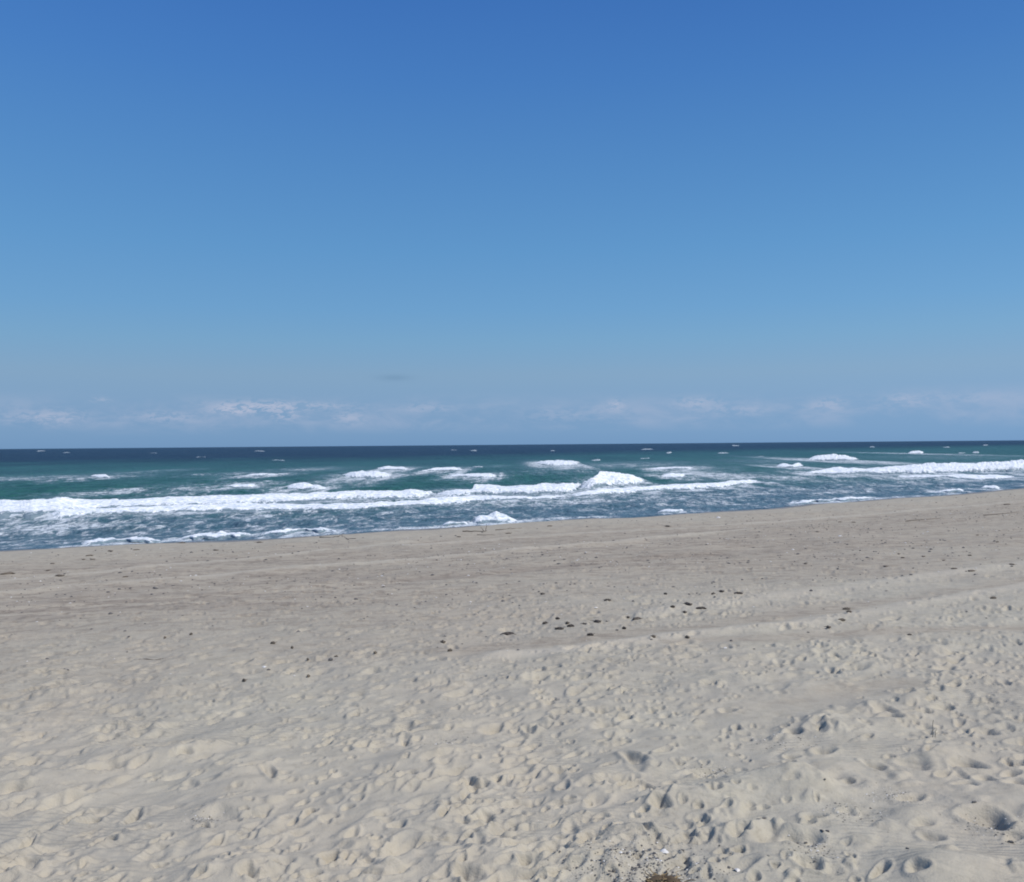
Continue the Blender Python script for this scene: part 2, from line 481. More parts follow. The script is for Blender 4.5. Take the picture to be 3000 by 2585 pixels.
for _ in range(8400):
    r_ = math.exp(random.uniform(math.log(6), math.log(44))); a_ = R(random.uniform(-46.5, 46.5))
    x0, y0 = r_ * math.sin(a_), r_ * math.cos(a_)
    if float(inland(x0, y0)) < 8: continue
    if float(vn(np.array(x0 * .5), np.array(y0 * .3), 53)) + random.uniform(-.9, .7) - (.62 if r_ < 11 else .1 if r_ < 14 else 0) < 0: continue
    i = min(NR - 1, int(np.searchsorted(rr, r_))); j = min(NC - 1, int(np.searchsorted(th, a_)))
    if random.random() < smooth[i, j] * 1.2: continue
    L = random.uniform(.04, .085) * (1 + r_ / 60)
    stamp(x0, y0, L, L * random.uniform(.5, .9), R(random.gauss(47, 24)), random.uniform(.015, .04) * min(1, 30 / r_), rim=.35, sharp=1.5)
# small heaps thrown up between them
for _ in range(580):
    r_ = math.exp(random.uniform(math.log(4.8), math.log(26))); a_ = R(random.uniform(-46.5, 46.5))
    L = random.uniform(.1, .28)
    stamp(r_ * math.sin(a_), r_ * math.cos(a_), L, L * random.uniform(.45, .8), R(random.gauss(47, 20)), -random.uniform(.012, .035), rim=.1)
# the hollows one can tell apart in the foreground: two ends in the photo, half width (m), depth (m)
DENTS = [(235, 2405, 292, 2382, .11, .08), (180, 2410, 245, 2365, .05, .06), (60, 2475, 100, 2435, .05, .06), (140, 2503, 182, 2482, .05, .07), (370, 2405, 410, 2365, .07, .06),
 (375, 2433, 440, 2428, .08, .05), (295, 2458, 345, 2460, .06, .07), (445, 2480, 485, 2455, .05, .06), (0, 2533, 50, 2510, .05, .06), (75, 2520, 88, 2565, .10, .06), (600, 2500, 652, 2458, .04, .06),
 (600, 2382, 690, 2402, .15, .06), (670, 2350, 722, 2328, .05, .06), (750, 2395, 785, 2373, .07, .05), (890, 2398, 925, 2368, .06, .06), (775, 2255, 802, 2290, .07, .06), (765, 2520, 800, 2508, .08, .07),
 (575, 2428, 615, 2424, .05, .06), (810, 2555, 848, 2532, .10, .06), (935, 2525, 995, 2503, .07, .08), (215, 2332, 232, 2325, .10, .05), (525, 2217, 560, 2205, .09, .06), (635, 2240, 682, 2228, .09, .06),
 (930, 2190, 967, 2177, .08, .07), (560, 2275, 597, 2252, .04, .05), (1048, 2205, 1078, 2183, .08, .06), (1228, 2198, 1282, 2216, .11, .06), (1175, 2270, 1217, 2280, .10, .07), (1100, 2275, 1150, 2252, .05, .05),
 (1365, 2280, 1397, 2312, .08, .07), (1450, 2280, 1487, 2297, .11, .06), (1620, 2262, 1662, 2252, .10, .08), (1668, 2266, 1690, 2258, .06, .06), (1825, 2213, 1888, 2245, .10, .08), (1760, 2252, 1807, 2236, .04, .06),
 (1920, 2218, 1962, 2188, .06, .07), (1812, 2312, 1842, 2283, .05, .06), (1870, 2298, 1925, 2317, .05, .05), (1910, 2370, 1957, 2386, .10, .08), (1870, 2397, 1902, 2384, .04, .05), (1400, 2412, 1432, 2386, .10, .08),
 (1610, 2428, 1640, 2408, .04, .05), (1460, 2472, 1492, 2450, .08, .05), (1595, 2490, 1660, 2508, .13, .07), (1866, 2440, 1955, 2492, .05, .05), (1965, 2482, 2032, 2450, .05, .06), (1515, 2531, 1552, 2527, .06, .06),
 (1225, 2482, 1262, 2460, .05, .06), (1290, 2407, 1317, 2385, .05, .06), (1420, 2150, 1467, 2124, .13, .07), (1735, 2088, 1777, 2070, .17, .07), (1668, 2072, 1705, 2066, .06, .06), (1345, 2562, 1405, 2592, .10, .07),
 (1150, 2437, 1182, 2424, .08, .06), (1005, 2378, 1032, 2364, .06, .05), (2480, 1962, 2538, 1950, .19, .08), (2426, 1955, 2452, 1975, .10, .06), (2320, 1962, 2345, 1955, .10, .07), (2195, 1983, 2215, 1977, .12, .07),
 (2050, 2004, 2100, 1998, .08, .06), (2115, 2086, 2145, 2074, .11, .07), (2305, 2150, 2337, 2140, .11, .07), (2388, 2210, 2432, 2192, .12, .07), (2428, 2325, 2484, 2268, .22, .09), (2530, 2228, 2592, 2250, .10, .07),
 (2653, 2242, 2712, 2224, .17, .08), (2785, 2228, 2888, 2238, .13, .10), (2945, 2235, 3000, 2228, .09, .07), (2872, 2280, 2897, 2268, .10, .06), (2800, 2296, 2860, 2288, .09, .05), (2955, 2298, 3010, 2286, .12, .07),
 (2872, 2142, 2905, 2136, .13, .07), (2968, 2107, 3010, 2103, .10, .07), (2740, 2075, 2785, 2062, .12, .06), (2595, 2105, 2625, 2094, .15, .08), (2632, 2037, 2662, 2030, .15, .07), (2635, 2350, 2702, 2328, .10, .06),
 (2848, 2392, 2935, 2412, .19, .14), (2245, 2478, 2292, 2440, .20, .11), (2330, 2482, 2368, 2448, .16, .10), (2330, 2527, 2404, 2533, .11, .08), (2143, 2462, 2188, 2437, .09, .07), (2352, 2412, 2412, 2398, .09, .07),
 (2675, 2425, 2735, 2412, .05, .05), (2695, 2455, 2762, 2450, .09, .06), (2560, 2575, 2600, 2535, .05, .06), (2670, 2580, 2705, 2560, .08, .06), (2150, 2500, 2180, 2490, .05, .06), (2075, 2350, 2105, 2340, .08, .06),
 (2010, 2270, 2110, 2255, .10, .05), (1260, 1935, 1300, 1925, .12, .07), (700, 1962, 755, 1972, .22, .08), (470, 2035, 505, 2030, .2, .07), (370, 2087, 400, 2082, .15, .06), (10, 2078, 40, 2072, .2, .07),
 (1590, 2068, 1620, 2060, .1, .06), (1555, 1985, 1590, 1995, .2, .07), (1040, 2040, 1060, 2030, .15, .05)]
for x0, y0, x1, y1, w, d in DENTS:
    a = ground(x0, y0); b = ground(x1, y1)
    L = math.hypot(b[0] - a[0], b[1] - a[1]) / 2
    stamp((a[0] + b[0]) / 2, (a[1] + b[1]) / 2, max(L, w * 1.0) * 1.05, w, math.atan2(b[1] - a[1], b[0] - a[0]), d * (.88 if w < .15 else .7), rim=.26, sharp=1.3)
for _ in range(190):
    r_ = math.exp(random.uniform(math.log(5), math.log(17))); a_ = R(random.uniform(-46.5, 46.5))
    L = random.uniform(.28, .7)
    stamp(r_ * math.sin(a_), r_ * math.cos(a_), L, L * random.uniform(.4, .7), R(random.gauss(30, 30)), -random.uniform(.025, .075), rim=0, sharp=.1)
# broad mounds in the right foreground
for px, py, L, w, a, h in ((2330, 2300, .62, .40, 10, .10), (1950, 2360, .5, .3, 30, .06), (1760, 2530, .62, .34, -8, .08), (2140, 2440, .35, .22, 10, .05), (2420, 2240, .5, .25, 0, .05), (700, 2350, .5, .3, 40, .05), (1380, 2540, .5, .3, 20, .05)):
    g_ = ground(px, py)
    stamp(g_[0], g_[1], L, w, R(a), -h * 1.5, rim=0, sharp=.1)

damp = sstep(s, 0.2, 2.0) * 0 + sstep(s, 3.2, 0.6) * 1.0
damp = np.maximum(damp, 0.66 * sstep(s, 8, 16) * sstep(s, 42, 27) + .22 * sstep(s, 2, 5) * sstep(s, 14, 9))
damp = damp - .55 * np.clip(RIDGE, -.6, 1) + .5 * smooth * sstep(RR, 10, 16)
damp = np.clip(damp + .28 * fbm(X * .12, Y * .3, 45, 3) * sstep(s, 4, 12) * sstep(RR, 9, 20), 0, 1)
shelly = sstep(s, 9, 18) * sstep(s, 45, 30) * (0.6 + .6 * fbm(X * .15, Y * .4, 47, 3))
for px, py, w, k_ in ((1880, 2560, .75, 1.0), (600, 2405, .3, .5), (2090, 2262, .35, .8), (2620, 2330, .4, .8), (2380, 2500, .3, .7), (2500, 2390, .4, .5), (1310, 2180, .3, .7), (2905, 2420, .4, .6)):
    g_ = ground(px, py)
    shelly = np.maximum(shelly, k_ * np.exp(-((X - g_[0]) ** 2 + ((Y - g_[1]) * .9) ** 2) / w ** 2))
shelly = np.clip(shelly, 0, 1)
wet = sstep(s + .5 * fbm(X * .25, Y * .25, 44, 3), 2.4, 1.2)
pale = np.clip(RIDGE, 0, 1) * (.6 + .4 * fbm(X * .5, Y * .5, 41, 3)) * .9
ripple = sstep(fbm(X * .45, Y * .6, 52, 3), .0, .35) * near
for px, py, w in ((1760, 2450, .8), (2050, 2330, .8), (2600, 2500, .9), (2350, 2560, .6), (300, 2560, .7), (2600, 2200, .8)):
    g_ = ground(px, py)
    ripple = np.maximum(ripple, np.exp(-((X - g_[0]) ** 2 + (Y - g_[1]) ** 2) / w ** 2))
ZS = Z
keep = (s > -9)
V = np.stack([X, Y, Z], -1).reshape(-1, 3)
fc = grid_faces(NR, NC, keep)[:, ::-1]
V, fc, a1, a2, a3, a4, a5 = compact(V, fc, damp, shelly, ripple, wet, np.clip(pale, 0, 1))
me = mesh_from('beach_sand', V, fc, M_SAND)
add_attr(me, 'damp', a1); add_attr(me, 'shelly', a2); add_attr(me, 'ripple', a3); add_attr(me, 'wet', a4); add_attr(me, 'pale', a5)
tag(link('beach_sand', me), kind='structure')

def sand_z(x, y):
    r0 = math.hypot(x, y); t0 = math.atan2(x, y)
    i = int(np.clip(np.searchsorted(rr, r0) - 1, 0, NR - 2)); j = int(np.clip(np.searchsorted(th, t0) - 1, 0, NC - 2))
    fi = (r0 - rr[i]) / (rr[i + 1] - rr[i]); fj = (t0 - th[j]) / (th[j + 1] - th[j])
    return float((ZS[i, j] * (1 - fj) + ZS[i, j + 1] * fj) * (1 - fi) + (ZS[i + 1, j] * (1 - fj) + ZS[i + 1, j + 1] * fj) * fi)

# ------------------------------------------------------------------ sea
ths = np.concatenate([np.radians(np.arange(-75, -36, 1.5)), np.radians(np.linspace(-36, 36, 980)), np.radians(np.arange(37.5, 76, 1.5))])
deps = np.linspace(5.5 * 887 / 36, 1.0, 400)
rs = np.concatenate([5.5 * 887 / deps, [6500, 9500, 16000, 32000, 70000]])
XS = rs[:, None] * np.sin(ths)[None, :]; YS = rs[:, None] * np.cos(ths)[None, :]
drs = np.gradient(rs)[:, None]
SS = inland(XS, YS)
def swell(x, y, dr=0.5):
    q = -inland(x, y)
    vis = lambda lam: sstep(lam / np.maximum(dr, .05), 2.2, 5)
    warp = 3.5 * fbm(x * .03, y * .03, 5, 2)
    ph = (q + warp) / 9.5
    w1 = (1 - np.abs(np.sin(ph * math.pi))) ** 1.5 - .35
    z = .34 * w1 * vis(9.5) * (.5 + .5 * sstep(vn(x * .05, y * .05, 8), -.5, .6))
    u, v = rot(x, y, 12)
    z = z + .20 * fbm(u * .12, v * .3, 11, 3, .55) * vis(4.)
    u, v = rot(x, y, 34)
    z = z + .10 * fbm(u * .6, v * 1.1, 17, 3, .55) * vis(1.2)
    return z * sstep(q, 0.0, 14) * .95
FOAMS = []

# ------------------------------------------------------------------ breaking waves
def breaker(pts, label, cat='breaking wave', name='breaking_wave', group=None, hfac=.52, back=1.1, rag=.3, step_px=2.2, base=0.0, na=22, seed=None, thin=.86, zlim=1.3, jit=.10):
    """pts: (x, top, bottom) of the white water in the photo.  Built on the water as a lumpy body of foam:
    front foot on the water, crest raised, back falling to the water again."""
    seed = int(rng.integers(0, 50)) if seed is None else seed
    FOAMS.append((pts, name))
    xs = np.array([p[0] for p in pts], float); tp = np.array([p[1] for p in pts], float); bt = np.array([p[2] for p in pts], float)
    n = max(14, int((xs[-1] - xs[0]) / step_px))
    x = np.linspace(xs[0], xs[-1], n); t_ = np.interp(x, xs, tp); b_ = np.interp(x, xs, bt)
    thk = b_ - t_
    jj = x / (26.0 if jit > .5 else 48.0)
    b_ = b_ + jit * thk * fbm(jj, jj * 0 + seed * 1.7, 28, 2, .5)
    t_ = t_ + .8 * jit * thk * fbm(jj * 1.2, jj * 0 + seed * 2.9, 31, 3, .6)
    e = np.minimum(x - xs[0], xs[-1] - x); taper = np.sqrt(sstep(e, -1, min(90, (xs[-1] - xs[0]) * .3)))
    foot = np.array([on_plane(a, b) for a, b in zip(x, b_)])
    hor = 1315.7 - 0.0085 * x
    D = np.hypot(foot[:, 0], foot[:, 1])
    pxm = foot[:, 1] / F
    hc = np.minimum(hfac * (b_ - t_) * pxm, zlim)
    Dc = (CAMH - hc) * F / np.maximum(t_ - hor, .8)              # distance (along y) where the crest must stand
    Dc = np.maximum(Dc, foot[:, 1] + .25)
    rows = []
    j = np.linspace(0, 1, na)
    for k in range(na):
        v = j[k]
        if v < .68:
            w = v / .68
            yy = foot[:, 1] + (Dc - foot[:, 1]) * w
            z = hc * (w ** .75)
        else:
            w = (v - .68) / .32
            yy = Dc + back * w * np.maximum(hc, .3) * 1.6
            z = hc * (1 - w ** 1.6) - .25 * w
        xx = foot[:, 0] * (yy / foot[:, 1])
        rows.append((xx, yy, z))
    XX = np.array([r_[0] for r_ in rows]); YY = np.array([r_[1] for r_ in rows]); ZZ = np.array([r_[2] for r_ in rows])
    A = np.clip(hc, .1, 1)[None, :]
    lump = fbm(XX * .9, YY * .7 + ZZ, seed, 4, .55)
    fine_ = fbm(XX * 3.2, YY * 2.4 + ZZ * 2, seed + 7, 3, .55)
    big_ = vn(XX * .28, YY * .05, seed + 3)
    ZZ = ZZ * (.86 + .34 * np.abs(big_)) + A * (.26 * lump + .05 * fine_) * rag / .3
    edge = np.minimum(j, 1 - j)[:, None]
    rg = fbm(XX * 1.3, YY * .35, seed + 11, 4, .62) + .5 * vn(XX * .35, YY * .1, seed + 5)
    ef = sstep(edge * 2, .62, .0)
    ZZ = ZZ - ef * A * (.10 + .95 * np.clip(rg + .12, 0, 1)) - (1 - taper)[None, :] * A * 1.2 * np.clip(rg + .3, 0, 1)
    ZZ = ZZ - (1 - taper)[None, :] * (A * 1.0 + .2) - .10 * sstep(edge, .10, 0.0) + .05
    ZZ = ZZ + base + swell(XX, YY, .5) * .8
    V = np.stack([XX, YY, ZZ], -1).reshape(-1, 3)
    th_ = np.clip(thin * (.35 + .65 * taper[None, :]) * sstep(edge * 2, -.1, .62), 0, 1) + 0 * XX
    fc = grid_faces(na, n)[:, ::-1]
    me = mesh_from(name, V, fc[:, ::-1], M_FOAM)
    add_attr(me, 'thin', th_)
    o = link(name, me)
    return tag(o, label, cat, group)

G1 = 'white breakers rolling in'
breaker([(-420, 1478, 1530), (-200, 1474, 1524), (0, 1469, 1517), (120, 1467, 1514), (250, 1463, 1496), (400, 1461, 1489), (500, 1458, 1486), (620, 1452, 1482), (750, 1448, 1478), (900, 1446, 1470), (1000, 1441, 1466), (1150, 1438, 1464), (1235, 1434, 1462), (1262, 1428, 1458), (1290, 1432, 1457)],
        'long white breaker running in from the left edge of the sea, upper of two', group=G1)
breaker([(1255, 1432, 1456), (1330, 1432, 1456), (1380, 1434, 1452), (1390, 1424, 1452), (1500, 1421, 1450), (1570, 1416, 1450), (1650, 1413, 1446), (1700, 1404, 1440), (1735, 1402, 1438)],
        'thick middle stretch of the main breaker, left of its tall peak', group=G1)
breaker([(1690, 1408, 1436), (1725, 1400, 1434), (1755, 1391, 1430), (1775, 1388, 1428), (1800, 1392, 1425), (1850, 1393, 1422), (1880, 1396, 1416), (1905, 1404, 1414)],
        'tall humped crest of the main breaker, its highest white peak', group=G1, hfac=.75)
breaker([(120, 1500, 1521), (250, 1494, 1510), (400, 1490, 1504), (520, 1486, 1500), (700, 1480, 1496), (900, 1475, 1492), (1000, 1472, 1494), (1120, 1469, 1488), (1250, 1463, 1480), (1400, 1456, 1470), (1600, 1454, 1463), (1690, 1447, 1456)],
        'low white foam roll just in front of the long left breaker', group=G1, hfac=.5, rag=.4)
breaker([(1640, 1446, 1456), (1750, 1438, 1451), (1850, 1430, 1444), (1950, 1421, 1437), (2080, 1414, 1432), (2150, 1409, 1425), (2200, 1402, 1418), (2245, 1396, 1409)],
        'narrow breaker tapering up to the right below the humped crest', group=G1, hfac=.6)
breaker([(2330, 1381, 1390), (2400, 1377, 1389), (2470, 1371, 1391), (2550, 1372, 1390), (2620, 1366, 1390), (2680, 1360, 1391), (2720, 1357, 1390), (2800, 1360, 1387), (2900, 1355, 1383), (2960, 1350, 1381), (3100, 1348, 1380), (3400, 1342, 1374)],
        'wide white breaker entering from the right edge of the sea', group=G1)
breaker([(2600, 1390, 1399), (2750, 1391, 1402), (2870, 1394, 1406), (2950, 1390, 1401), (3000, 1390, 1398)],
        'thin foam roll under the wide right hand breaker', group=G1, hfac=.5)
G2 = 'small white crests behind the breakers'
for pts, lab in (([(818, 1420, 1424), (835, 1417, 1432), (900, 1418, 1438), (950, 1420, 1437), (972, 1423, 1430)], 'short bright crest just above the long left breaker'),
                 ([(1300, 1392, 1396), (1350, 1389, 1398), (1400, 1386, 1399), (1462, 1382, 1400), (1468, 1384, 1396)], 'wedge shaped crest, blunt at its right end, middle of the sea'),
                 ([(1225, 1380, 1384), (1280, 1370, 1380), (1340, 1368, 1378), (1366, 1370, 1386)], 'slim crest overlapping the back of the wedge shaped one'),
                 ([(1100, 1371, 1375), (1130, 1368, 1377), (1198, 1367, 1378), (1204, 1369, 1374)], 'small flat crest left of the slim one'),
                 ([(990, 1388, 1396), (1040, 1382, 1402), (1100, 1380, 1404), (1160, 1386, 1400)], 'wide worn out crest of greyish foam, left of centre'),
                 ([(1550, 1352, 1356), (1600, 1351, 1365), (1690, 1349, 1366), (1702, 1346, 1364), (1706, 1350, 1360)], 'level bright crest far out, squared off at its right end'),
                 ([(2350, 1343, 1350), (2380, 1336, 1351), (2440, 1331, 1352), (2455, 1334, 1352), (2490, 1337, 1351), (2530, 1342, 1350)], 'bright crest far out on the right with two humps'),
                 ([(2265, 1364, 1368), (2290, 1359, 1371), (2320, 1362, 1372), (2340, 1356, 1368), (2362, 1364, 1368)], 'ragged small crest between the humped crest and the right hand breaker'),
                 ([(2655, 1326, 1330), (2680, 1321, 1331), (2710, 1321, 1330)], 'small crest close to the horizon on the right'),
                 ([(700, 1390, 1394), (760, 1387, 1395), (835, 1386, 1390)], 'thin pale crest line left of the worn out foam'),
                 ([(1925, 1392, 1398), (1970, 1388, 1400), (2020, 1386, 1396)], 'low crest right behind the humped white peak'),
                 ([(1890, 1372, 1375), (1960, 1368, 1377), (2050, 1368, 1374)], 'thin crest line above the low one right of the peak'),
                 ([(650, 1424, 1428), (700, 1421, 1428), (760, 1422, 1427)], 'faint crest left of the short bright one'),
                 ([(260, 1392, 1396), (300, 1390, 1402), (330, 1394, 1404)], 'scrap of foam riding behind the long left breaker')):
    breaker(pts, lab, group=G2, step_px=1.6, na=14, back=.5)
caps = [(450, 1328, 9, 5), (195, 1327, 9, 3), (760, 1322, 14, 3), (815, 1349, 20, 6), (1387, 1321, 9, 4), (1620, 1321, 6, 3), (1897, 1317, 17, 4), (1960, 1327, 8, 5), (2118, 1328, 15, 3), (2555, 1311, 7, 4), (2773, 1311, 9, 5),
        (2858, 1326, 10, 5), (2818, 1328, 10, 3), (2887, 1305, 7, 3), (1745, 1349, 13, 4), (1890, 1344, 14, 3), (2230, 1338, 12, 2), (120, 1322, 12, 3), (1330, 1319, 8, 2), (2155, 1306, 10, 2), (590, 1340, 14, 2), (1400, 1368, 18, 4)]
ORD = ['first', 'second', 'third', 'fourth', 'fifth', 'sixth', 'seventh', 'eighth', 'ninth', 'tenth', 'eleventh', 'twelfth', 'thirteenth', 'fourteenth', 'fifteenth', 'sixteenth']
row = {True: 0, False: 0}
for x_, y_, hw, hh in sorted(caps):
    farrow = y_ - (1315.7 - .0085 * x_) < 21
    lab = ORD[row[farrow]] + (' whitecap from the left in the line of flecks nearest the horizon' if farrow else ' whitecap from the left among the flecks between horizon and breakers')
    row[farrow] += 1
    sk = random.uniform(-.5, .5)
    breaker([(x_ - hw * 1.3, y_ - 1, y_ + 1), (x_ + hw * (sk - .3), y_ - hh * .35, y_ + hh * .3), (x_ + hw * (sk + .4), y_ - hh * .45, y_ + hh * .25), (x_ + hw * 1.3, y_ - .6, y_ + .6)],
            lab, cat='whitecap', name='whitecap', group='whitecaps far out', step_px=1.2, na=10, back=.3, zlim=.55, rag=.5, thin=.5, jit=.8)
G3 = 'foam along the waterline'
breaker([(1365, 1526, 1533), (1385, 1516, 1536), (1400, 1514, 1536), (1430, 1511, 1534), (1448, 1503, 1533), (1455, 1502, 1533), (1468, 1509, 1532), (1490, 1514, 1532), (1530, 1522, 1531)],
        'pointed splash of white water where a wave meets the sand', cat='splash', name='wave_splash', hfac=.55, base=.05, step_px=1.2, rag=.75, thin=.8)
for pts, lab in (([(215, 1590, 1595), (300, 1583, 1596), (380, 1580, 1592), (460, 1581, 1589), (500, 1580, 1585)], 'white foam edge on the sand, leftmost thick stretch of the waterline'),
                 ([(500, 1578, 1584), (560, 1571, 1580), (620, 1566, 1578), (700, 1563, 1573), (760, 1560, 1568)], 'white foam edge on the sand, right of the leftmost stretch'),
                 ([(750, 1560, 1567), (830, 1557, 1564), (900, 1552, 1560), (985, 1548, 1558), (1010, 1548, 1553)], 'thin foam edge on the sand, left of the dark twigs'),
                 ([(1290, 1536, 1541), (1330, 1534, 1540), (1352, 1532, 1538), (1380, 1526, 1538)], 'short foam edge on the sand beside the pointed splash'),
                 ([(2290, 1471, 1477), (2360, 1469, 1476), (2440, 1464, 1471), (2520, 1458, 1464), (2590, 1455, 1460)], 'thin foam edge on the sand on the right half of the beach'),
                 ([(2740, 1440, 1445), (2790, 1433, 1440), (2830, 1434, 1439)], 'short foam edge far along the beach to the right'),
                 ([(2865, 1430, 1436), (2900, 1427, 1435), (2935, 1429, 1434)], 'last foam edge on the beach before the right margin'),
                 ([(1920, 1499, 1504), (1970, 1496, 1501), (2010, 1493, 1498)], 'short foam edge on the sand, right of the pointed splash')):
    breaker(pts, lab, cat='foam', name='waterline_foam', group=G3, base=.07, hfac=.30, step_px=1.3, na=16, back=.5, rag=.7, thin=.8, jit=.9)

# ------------------------------------------------------------------ water surface
ZW = swell(XS, YS, np.broadcast_to(drs, XS.shape))
ZW = ZW + 0.03 * fbm(XS * .8, YS * .8, 24, 2) * sstep(-SS, -2, 4) * sstep(RR.max() * 0 + rs[:, None], 200, 120)
# gentle rise of the last wash onto the sand
off = -SS
lace = .62 * np.clip(.45 + 1.3 * fbm(XS * .16, YS * .05, 21, 3), 0, 1) * sstep(off, -1.2, -.3) * sstep(off, 2.6, .8) + .42 * sstep(off, -1, 2) * sstep(off, 26, 16) + .10 * sstep(off, 60, 25) * sstep(off, 5, 20)
# zones of lying foam: centre, half width, half height in the photo, strength
LACE = [(130, 1400, 260, 12, .55), (330, 1443, 130, 16, .70), (640, 1430, 200, 22, .62), (120, 1540, 260, 30, .60), (420, 1535, 350, 22, .45), (760, 1510, 260, 18, .62), (1050, 1500, 250, 16, .5),
        (1090, 1390, 110, 14, .85), (900, 1376, 120, 8, .5), (1480, 1480, 330, 18, .62), (1700, 1470, 260, 22, .6), (1950, 1455, 260, 18, .6), (2250, 1445, 230, 16, .62), (2450, 1436, 120, 9, .6),
        (2050, 1388, 150, 20, .75), (2130, 1395, 130, 18, .75), (2300, 1400, 140, 18, .6), (1850, 1362, 230, 10, .5), (2030, 1370, 120, 8, .6), (2250, 1352, 160, 8, .4), (2450, 1410, 200, 14, .45),
        (2700, 1420, 200, 10, .35), (2750, 1340, 250, 8, .35), (700, 1388, 160, 7, .5), (380, 1385, 100, 6, .4), (500, 1378, 60, 5, .4), (1600, 1380, 150, 10, .3), (150, 1560, 120, 24, .6), (1450, 1366, 60, 5, .35), (2900, 1410, 120, 9, .4)]
for pts, nm in FOAMS:                          # worn foam left around every piece of white water
    if nm == 'whitecap': continue
    for (x0, t0_, b0), (x1, t1_, b1) in zip(pts[:-1], pts[1:]):
        th0 = max(b0 - t0_, b1 - t1_)
        LACE.append(((x0 + x1) / 2, (b0 + b1 + t0_ + t1_) / 4 + th0 * .35, (x1 - x0) * .75 + 8, th0 * .75 + 2.5, .80))
for x_, y_, w, h, k_ in LACE:
    g_ = on_plane(x_, y_)
    dist = g_[1]
    hx = w * dist / F; hy = h * dist * dist / (CAMH * F)
    sl_ = float(slope_shore(g_[0])) * .8
    dx = (XS - g_[0]); dy = (YS - g_[1]) - sl_ * dx
    e = (dx / hx) ** 2 + (dy / hy) ** 2
    lace = np.maximum(lace, k_ * np.exp(-e * .9))
lace = lace + .18 * np.clip(fbm(XS * .06, YS * .06, 55, 3), 0, 1) * sstep(rs[:, None], 420, 120)
lace = np.clip(lace, 0, 1)
keep = (SS < 3.0)
V = np.stack([XS, YS, ZW], -1).reshape(-1, 3)
fc = grid_faces(len(rs), len(ths), keep)[:, ::-1]
V, fc, a1, a2 = compact(V, fc, np.maximum(off, 0), lace)
me = mesh_from('sea_water', V, fc, M_WATER)
add_attr(me, 'offshore', a1); add_attr(me, 'lace', a2)
tag(link('sea_water', me), kind='structure')

# ------------------------------------------------------------------ small things on the sand
M_WEED = simple('dark_seaweed', (0.048, 0.038, 0.029), .6, .5, 40)
M_TWIG = simple('driftwood', (0.12, 0.098, 0.075), .85, .35, 25)
M_SHELL = simple('shell', (0.62, 0.60, 0.56), .5, .15, 60)
M_PEB = simple('dark_pebble', (0.10, 0.095, 0.09), .8, .5, 6)
M_STRAW = simple('dry_straw', (0.26, 0.19, 0.095), .85, .4, 18)
M_ROOT = simple('brown_root', (0.085, 0.06, 0.035), .9, .4, 30)
M_STALK = simple('pale_stalk', (0.24, 0.215, 0.17), .85, .25, 20)

def blob(L, w, h, seed, n=10):
    r_ = random.Random(seed); k = seed * 3.7
    V, fc = [], []
    na, nb = 16, 8
    for i in range(nb + 1):
        ph = math.pi * i / nb
        for j in range(na):
            a = 2 * math.pi * j / na
            q = 1 + .38 * math.sin(2 * a + k) * math.sin(ph) + .28 * math.sin(5 * a + 2 * k) * math.sin(ph) + .14 * math.sin(3 * ph + 4 * a + k) + r_.uniform(-.07, .07)
            V.append((L * q * math.sin(ph) * math.cos(a), w * q * math.sin(ph) * math.sin(a), h * q * math.cos(ph) * (1 if ph < math.pi / 2 else .4)))
    for i in range(nb):
        for j in range(na):
            fc.append((i * na + j, i * na + (j + 1) % na, (i + 1) * na + (j + 1) % na, (i + 1) * na + j))
    return V, [f[::-1] for f in fc]

def tube(path, r0, r1, sides=6):
    V, fc = [], []
    P = [Vector(p) for p in path]
    for i, p in enumerate(P):
        d = (P[min(i + 1, len(P) - 1)] - P[max(i - 1, 0)]).normalized()
        a = d.cross(Vector((.13, .2, 1))).normalized(); b = d.cross(a)
        r_ = r0 + (r1 - r0) * i / (len(P) - 1)
        for j in range(sides):
            t_ = 2 * math.pi * j / sides
            V.append(tuple(p + a * (r_ * math.cos(t_)) + b * (r_ * math.sin(t_))))
    for i in range(len(P) - 1):
        for j in range(sides):
            fc.append((i * sides + j, i * sides + (j + 1) % sides, (i + 1) * sides + (j + 1) % sides, (i + 1) * sides + j))
    return V, fc

def join(*vf):
    V, fc = [], []
    for v, f in vf:
        n = len(V); V += list(v); fc += [tuple(i + n for i in q) for q in f]
    return V, fc

def wiggle(p0, p1, seed, amp, n=6):
    r_ = random.Random(seed); p0, p1 = Vector(p0), Vector(p1)
    return [p0.lerp(p1, i / n) + Vector((r_.uniform(-amp, amp), r_.uniform(-amp, amp), r_.uniform(0, amp) * .6)) for i in range(n + 1)]

M_WEED2 = simple('faded_seaweed', (0.115, 0.095, 0.072), .8, .4, 40)
weed_meshes, weed_fronds = [], []
for k in range(4):
    weed_meshes.append(mesh_from('seaweed_clump', *blob(.13, .10, .055, k + 1), M_WEED))
    fr = []
    for q in range(4):
        a = random.uniform(0, 6.28); l_ = random.uniform(.16, .32)
        fr.append(mesh_from('frond', *tube(wiggle((0, 0, .02), (l_ * math.cos(a), l_ * math.sin(a), .015), k * 5 + q, .025), .014, .005, 5), M_WEED))
    weed_fronds.append(fr)

def place(o, px, py, lift=0.0, rz=None, sc=1.0):
    g_ = ground(px, py)
    o.location = (g_[0], g_[1], sand_z(*g_) + lift)
    o.rotation_euler = (0, 0, random.uniform(0, 6.28) if rz is None else rz)
    o.scale = (sc, sc, sc) if not hasattr(sc, '__len__') else sc
    return o

